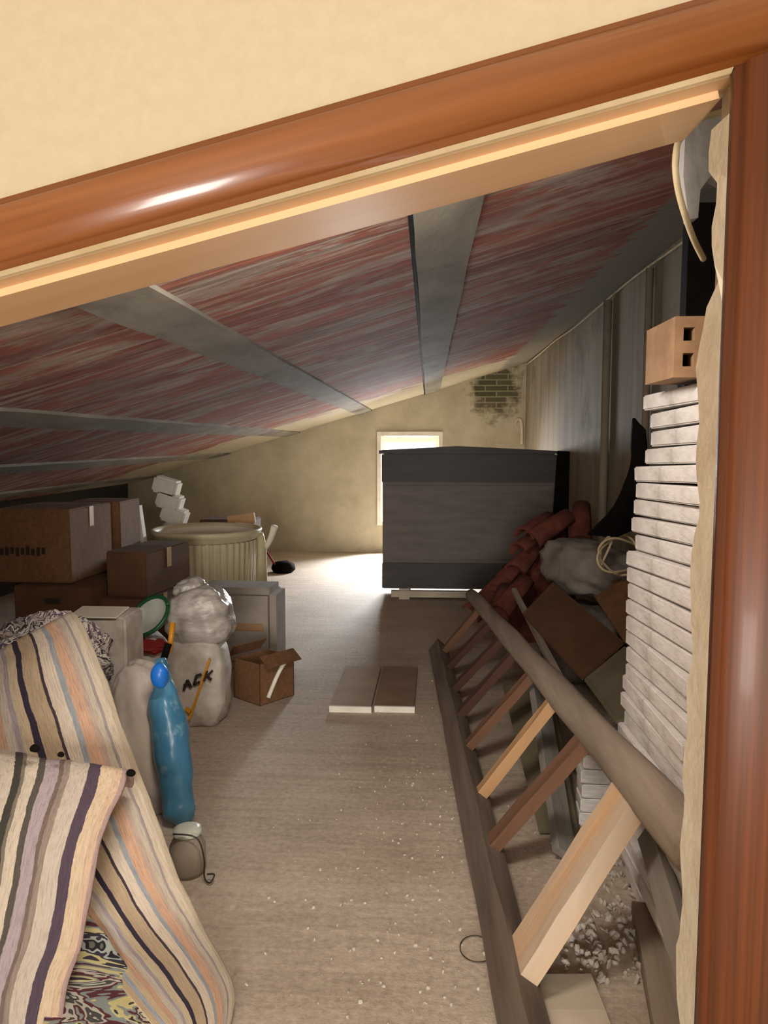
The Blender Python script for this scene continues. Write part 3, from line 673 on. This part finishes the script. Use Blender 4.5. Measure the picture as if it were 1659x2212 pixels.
carton((D0.x, 4.35, D0.z), .26, .55, at(318, 1195, 4.35).z-D0.z, -9, m_card_d, 'dark brown carton beside the cream ribbed tub, on another carton', True, None)
E0 = onz(562, 1526, 0)
e = carton((E0.x, E0.y, 0.0), .24, .26, .24, -38, m_card, 'small open carton with a curved white strip, alone at the edge of the clear floor', False, None, True)
bm = bmesh.new(); P = [Vector((.012, .05+.2*t, .04+.2*math.sin(t*PI*.55))) for t in [i/8 for i in range(9)]]
beam_pts = tube(bm, P, .013, n=6, smooth_it=2); me = bpy.data.meshes.new('strip'); beam_pts.to_mesh(me); so = bpy.data.objects.new('white_strip', me); C.objects.link(so); me.materials.append(m_white); so.parent = e; so['label'] = 'curved white strip'
# grey-beige box behind the small carton
g0 = at(598, 1395, 4.95)
gt = thing('grey_box', 'grey-beige rounded box between the cream tub and the small open carton', 'box', (g0.x-.28, 5.1, 0))
htop = at(520, 1272, 4.95).z
part('box_body', B((g0.x-.28, 5.12, htop/2), (.56, .34, htop), rotm(z=-3), .045), m_greybox, gt)
part('lid_band', B((g0.x-.285, 4.955, htop*.52), (.4, .03, .05), rotm(z=-3), .005), m_card_l, gt)
# cream ribbed tub
bc = at(447, 1140, 5.9); br_ = 118/1660*5.9
tub = thing('ribbed_tub', 'large cream ribbed plastic tub with a wide rolled rim', 'tub', (bc.x, 5.9, 0))
H = bc.z; fl = lambda k, n, z: .0 if (k % 4) else -.06
part('tub_wall', lathe(bmesh.new(), [(br_*.82, 0), (br_*.84, .03), (br_*.92, H-.09)], 176, (bc.x, 5.9, 0), fl), m_bin, tub)
part('rim', lathe(bmesh.new(), [(br_*.89, H-.09), (br_*.93, H-.075), (br_*.95, H-.05), (br_*1.0, H-.04), (br_*1.02, H-.015), (br_*1.0, H), (br_*.95, H-.004), (br_*.93, H-.03)], 64, (bc.x, 5.9, 0)), m_bin, tub)
part('tub_inside', lathe(bmesh.new(), [(br_*.93, H-.03), (br_*.88, H-.06), (br_*.80, H-.07), (.001, H-.065)], 64, (bc.x, 5.9, 0)), m_binin, tub, 'pale inside')
# white foam blocks leaning behind the tub
pts = [(355, 1050), (362, 1082), (372, 1112)]
wf = at(372, 1128, 6.45); cb = thing('foam_column', 'leaning column of white foam blocks behind the cream tub', 'foam', (wf.x, 6.45, 0))
for i, (u, v) in enumerate(pts):
    p = at(u+6, v, 6.45); part('foam_block', B(p, (.21, .16, .14), rotm(y=16+2*i), .018), m_white, cb)
q = at(372, 1130, 6.45); part('foam_block', blob(q+Vector((.02, 0, -.05)), (.1, .08, .1), None, .1, 2, 3), m_white, cb)
bm = bmesh.new(); beam(bm, (q.x+.1, 6.5, 0), (q.x+.02, 6.5, q.z-.02), .12, .1, up=Vector((0, 1, 0))); part('support', bm, m_card_d, cb)
# white wedge beside it
sheet('white_wedge', [at(285, 1175, 5.4), at(300, 1092, 5.4), at(312, 1175, 5.4)], (0, .06, 0), m_white, 'small white pointed sheet standing behind the cartons', 'sheet').location.z += 0
ws = at(300, 1178, 5.4); solo('cardboard_carton', B((ws.x-.06, 5.40, ws.z/2-.002), (.2, .14, ws.z-.004), None, .005), m_card_d, 'dark carton behind the others carrying the white pointed sheet', 'carton')
# brown crate behind the tub and white jug with spout
p = at(500, 1120, 6.7); cr_ = thing('wooden_crate', 'brown wooden crate behind the cream tub', 'crate', (p.x, 6.7, 0))
part('crate_body', B((p.x-.02, 6.75, p.z/2), (.48, .3, p.z), None, .01), m_card_d, cr_)
part('slat', B((p.x+.11, 6.62, p.z+.0), (.24, .05, .09), rotm(y=-8), .004), m_rungtan, cr_, 'tan slat')
jg = at(578, 1150, 6.25); jt = thing('watering_can', 'white spouted can behind the right rim of the cream tub', 'can', (jg.x-.03, 6.25, 0))
part('can_body', lathe(bmesh.new(), [(.001, 0), (.06, 0), (.065, .03), (.06, jg.z-.12), (.04, jg.z-.03), (.03, jg.z), (.001, jg.z)], 24, (jg.x-.07, 6.25, 0)), m_bin, jt)
part('spout', T([Vector((jg.x-.02, 6.25, jg.z-.13)), Vector((jg.x+.03, 6.22, jg.z-.05)), Vector((jg.x+.07, 6.2, jg.z+.06))], .018, n=8, rfun=lambda t: .02+.01*t), m_white, jt)
# small dark things on the lit floor
p = onz(612, 1236, 0); solo('dark_cap', blob((p.x, p.y, .055), (.14, .12, .08), None, .15, 2, 3, 1, 0.0), m_black, 'crumpled black cloth on the lit floor right of the cream tub', 'cloth')
p = onz(563, 1243, 0); solo('black_shoe', blob((p.x-.02, p.y, .10), (.09, .12, .14), None, .2, 2, 3, 5, 0.0), m_black, 'black bag against the right side of the cream tub', 'bag')
p = onz(585, 1238, 0); solo('red_stick', T([Vector((p.x+.1, p.y, .01)), Vector((p.x-.1, p.y+.05, .32))], .012, smooth_it=0), m_red, 'thin red stick leaning on the black bag by the cream tub', 'stick')
# white printed sack with film top
p = onz(408, 1580, 0); sk = thing('printed_sack', 'white woven sack with black and orange print under clear plastic', 'sack', (p.x, p.y+.12, 0))
zt = at(420, 1400, p.y).z
skb = part('sack_body', blob((p.x, p.y+.16, zt/2), (.17, .14, zt/2+.02), None, .05, 2, 5, 2, 0.0, .55), m_sack, sk)
zs_ = at(420, 1345, p.y+.1).z
part('plastic_top', blob((p.x+.01, p.y+.2, zs_), (.18, .15, .17), rotm(y=-18), .08, 3, 5, 6, None, .8), m_film, sk, 'crumpled clear plastic bag top')
part('plastic_top', blob((p.x-.05, p.y+.26, zs_+.14), (.09, .09, .07), rotm(y=-12), .22, 3, 4, 9, None, .9), m_film, sk, 'knot of the clear plastic bag')
def decal(name, quads, m, par, lab=None, ext=(0, .012, 0)):
    bm = bmesh.new()
    for q in quads:
        b2 = poly([Vector(x) for x in q], ext); me = bpy.data.meshes.new('tmp'); b2.to_mesh(me); b2.free(); bm.from_mesh(me); bpy.data.meshes.remove(me)
    return part(name, bm, m, par, lab)
YS = p.y-.005
def stroke(u0, v0, u1, v1, wd, Y=YS):
    a, b = at(u0, v0, Y), at(u1, v1, Y); d = (b-a).normalized(); n = Vector((-d.z, 0, d.x))*wd; return (a-n, b-n, b+n, a+n)
decal('print', [stroke(396, 1492, 404, 1470, .006), stroke(404, 1470, 412, 1486, .006), stroke(396, 1480, 410, 1480, .005), stroke(418, 1480, 424, 1460, .006), stroke(424, 1460, 434, 1458, .006), stroke(418, 1480, 430, 1474, .006), stroke(440, 1472, 446, 1450, .006), stroke(446, 1462, 458, 1450, .006), stroke(446, 1462, 456, 1470, .006)], m_ink, skb, 'black lettering')
decal('print', [stroke(408, 1555, 452, 1425, .006), stroke(400, 1530, 412, 1540, .008)], m_yellow, skb, 'orange diagonal stripe')
# bowl with a green rim, red cloth, yellow handled tool
p = at(322, 1330, 3.85); bw = thing('green_rimmed_bowl', 'white basin with a green rim tipped up among the bags', 'bowl', p)
mt = Matrix.Rotation(math.radians(-28), 3, 'Y') @ Matrix.Rotation(math.radians(42), 3, 'X')
part('bowl', lathe(bmesh.new(), [(.001, -.06), (.07, -.055), (.10, -.02), (.115, 0), (.11, 0), (.095, -.018), (.066, -.05), (.001, -.055)], 40, p, None, mt), m_bowl, bw)
bm = bmesh.new(); tube(bm, [p+mt @ Vector((.115*math.cos(a), .115*math.sin(a), 0)) for a in [i/36*2*PI for i in range(37)]], .011, n=8, smooth_it=1); part('rim', bm, m_green, bw, 'dark green rim')
p = at(300, 1392, 3.75); solo('red_cloth', blob((p.x, p.y+.06, p.z-.02), (.13, .1, .035), rotm(y=6), .25, 3, 4, 3), m_red, 'folded red cloth under the green rimmed basin', 'cloth')
# supporting pile of bags below (soft white bag)
p = at(300, 1480, 3.75); solo('white_bag', blob((p.x-.07, p.y+.15, .25), (.17, .17, .27), None, .08, 2, 5, 14, 0.0, .7), m_pinkcloth, 'pale bulging bag under the basin and the red cloth', 'bag')
p = at(368, 1372, 3.55); tl = thing('hand_tool', 'tool with a yellow and black handle stuck in above the blue bundle', 'tool', p)
part('handle', T([at(373, 1345, 3.55), at(366, 1408, 3.5)], .014, n=8, smooth_it=0), m_yellow, tl); part('grip', T([at(364, 1390, 3.49), at(350, 1436, 3.46)], .017, n=8, smooth_it=0), m_black, tl); part('shaft', T([at(352, 1430, 3.465), Vector((at(352, 1430, 3.46).x, 3.44, 0))], .007, n=8, smooth_it=0), m_wire, tl)
# blue bundle
base_ = onz(386, 1800, .0); topb = at(338, 1436, base_.y+.12)
bl = thing('blue_bundle', 'tall blue plastic wrapped bundle standing left of the clear floor', 'bundle', (base_.x, base_.y, 0))
rf = lambda t: .018+.050*min(1, (t/.10))**.7 if t < .1 else (.066-.006*math.sin(t*9)-(0 if t < .7 else .045*((t-.7)/.3)))
d_ = topb-base_; P = [base_+Vector((0, .04, .012))+d_*(i/22)+noise.noise_vector(Vector((i*.5, 1, 4)))*.008 for i in range(23)]
bm = bmesh.new(); tube(bm, P, .07, n=24, smooth_it=2, rfun=rf)
for v in bm.verts: v.co += noise.noise_vector(Vector((v.co.x*22, v.co.y*22, v.co.z*6)))*.009; v.co.z = max(v.co.z, .004)
part('wrap', bm, m_blue, bl)
part('cap', blob(at(345, 1460, base_.y+.03), (.034, .034, .05), None, .1, 3, 3), m_bluecap, bl, 'bright blue cap')
# pale sack behind the blue bundle and white box behind the rug
p = onz(318, 1800, 0); solo('pale_sack', blob((p.x-.08, p.y+.22, .27), (.11, .12, .34), rotm(y=-6), .06, 2, 5, 4, 0.0, .75), m_pinkcloth, 'pale grey sack between the striped rug and the blue bundle', 'sack')
p = at(268, 1335, 3.3); wbx = thing('white_box', 'white box with a dark smudge standing behind the peak of the striped rug', 'box', (p.x-.12, 3.3, 0))
part('box_body', B((p.x-.13, 3.42, p.z/2), (.26, .22, p.z), None, .012), m_sack, wbx)
part('flap', B((p.x-.14, 3.36, p.z+.012), (.22, .15, .006), rotm(x=6)), m_binin, wbx)
# jar with wire handle
p = onz(395, 1905, 0); jr = thing('glass_jar', 'pale jar with a wire handle on the floor by the striped rug', 'jar', (p.x, p.y+.05, 0))
part('jar_body', lathe(bmesh.new(), [(.001, 0), (.055, 0), (.062, .02), (.062, .1), (.045, .135), (.047, .15), (.001, .152)], 28, (p.x, p.y+.06, 0)), m_greybox, jr)
part('lid', lathe(bmesh.new(), [(.001, .168), (.03, .168), (.048, .16), (.05, .145)], 28, (p.x, p.y+.06, 0)), m_bowl, jr, 'pale lid')
part('wire_handle', T([Vector((p.x-.03, p.y, .17)), Vector((p.x+.05, p.y, .16)), Vector((p.x+.075, p.y, .09)), Vector((p.x+.075, p.y, .02)), Vector((p.x+.10, p.y-.02, .012)), Vector((p.x+.11, p.y, .03)), Vector((p.x+.085, p.y, .03))], .003, n=6, smooth_it=5), m_wire, jr)
# ------------------------------------------------------------------ striped rag rug, heap under it
solo('cloth_heap', blob((-1.62, 2.76, .2), (.30, .24, .30), rotm(z=-18), .10, 2, 5, 5, 0.0, .7), m_rag, 'heap of mixed dark and pale rags under the striped rug', 'cloth')
rg = thing('striped_rug', 'long cream rag rug with dark purple stripes folded over the rag heap', 'rug', (-1.1, 2.1, 0))
rows = [[at(-110, 1545, 3.0), at(150, 1440, 3.05)], [at(-75, 1440, 2.72), at(150, 1328, 2.80)], [at(-72, 1470, 2.60), at(176, 1345, 2.68)], [at(-70, 1560, 2.42), at(235, 1490, 2.50)], [at(-55, 1660, 2.30), at(292, 1650, 2.36)],
        [at(40, 1860, 2.12), at(366, 1840, 2.2)], [at(165, 2015, 2.02), at(432, 2000, 2.1)], [onz(325, 2200, .06), onz(500, 2118, .05)], [onz(390, 2300, .016), onz(494, 2225, .016)]]
o = part('rug_side', loft(rows, 60, 8, .014, 3), m_rug1, rg, 'side of the rug sloping down to the floor'); solid(o, .014, -1)
rows = [[at(-130, 1590, 2.28), at(292, 1690, 2.24)], [at(-130, 1600, 2.16), at(291, 1672, 2.17)], [at(-132, 1612, 2.10), at(285, 1665, 2.12)], [at(-140, 1660, 2.02), at(268, 1715, 2.06)], [at(-165, 1800, 1.90), at(222, 1810, 1.97)], [at(-200, 2020, 1.76), at(166, 2030, 1.83)], [at(-225, 2200, 1.68), at(135, 2190, 1.74)], [at(-240, 2420, 1.6), at(115, 2420, 1.64)]]
o = part('rug_front', loft(rows, 60, 8, .018, 9), m_rug2, rg, 'front flap of the rug'); solid(o, .016, -1)
for (u, v, Y, s) in ((283, 1670, 2.10, .011), (76, 1617, 2.07, .012), (132, 1630, 2.08, .008)):
    part('knot', blob(at(u, v, Y), (s*1.3, s, s), None, .2, 3, 2), m_black, rg)
p = at(45, 1385, 2.9)
solo('patterned_cloth', blob((p.x-.03, 3.12, p.z-.17), (.28, .17, .22), rotm(y=-14), .16, 3, 5, 21, None, .8), m_pattern, 'bundled patterned cloth behind the top of the striped rug', 'cloth')
rows = [[onz(140, 1975, .13), onz(190, 1975, .14)], [onz(115, 2090, .10), onz(270, 2095, .07)], [onz(90, 2230, .07), onz(340, 2235, .035)], [onz(80, 2330, .05), onz(380, 2330, .03)]]
o = solo('rag_cloth', loft(rows, 24, 8, .012, 31), m_rag, 'multicoloured knotted rag cloth showing in the gap below the striped rug', 'cloth'); solid(o, .02)
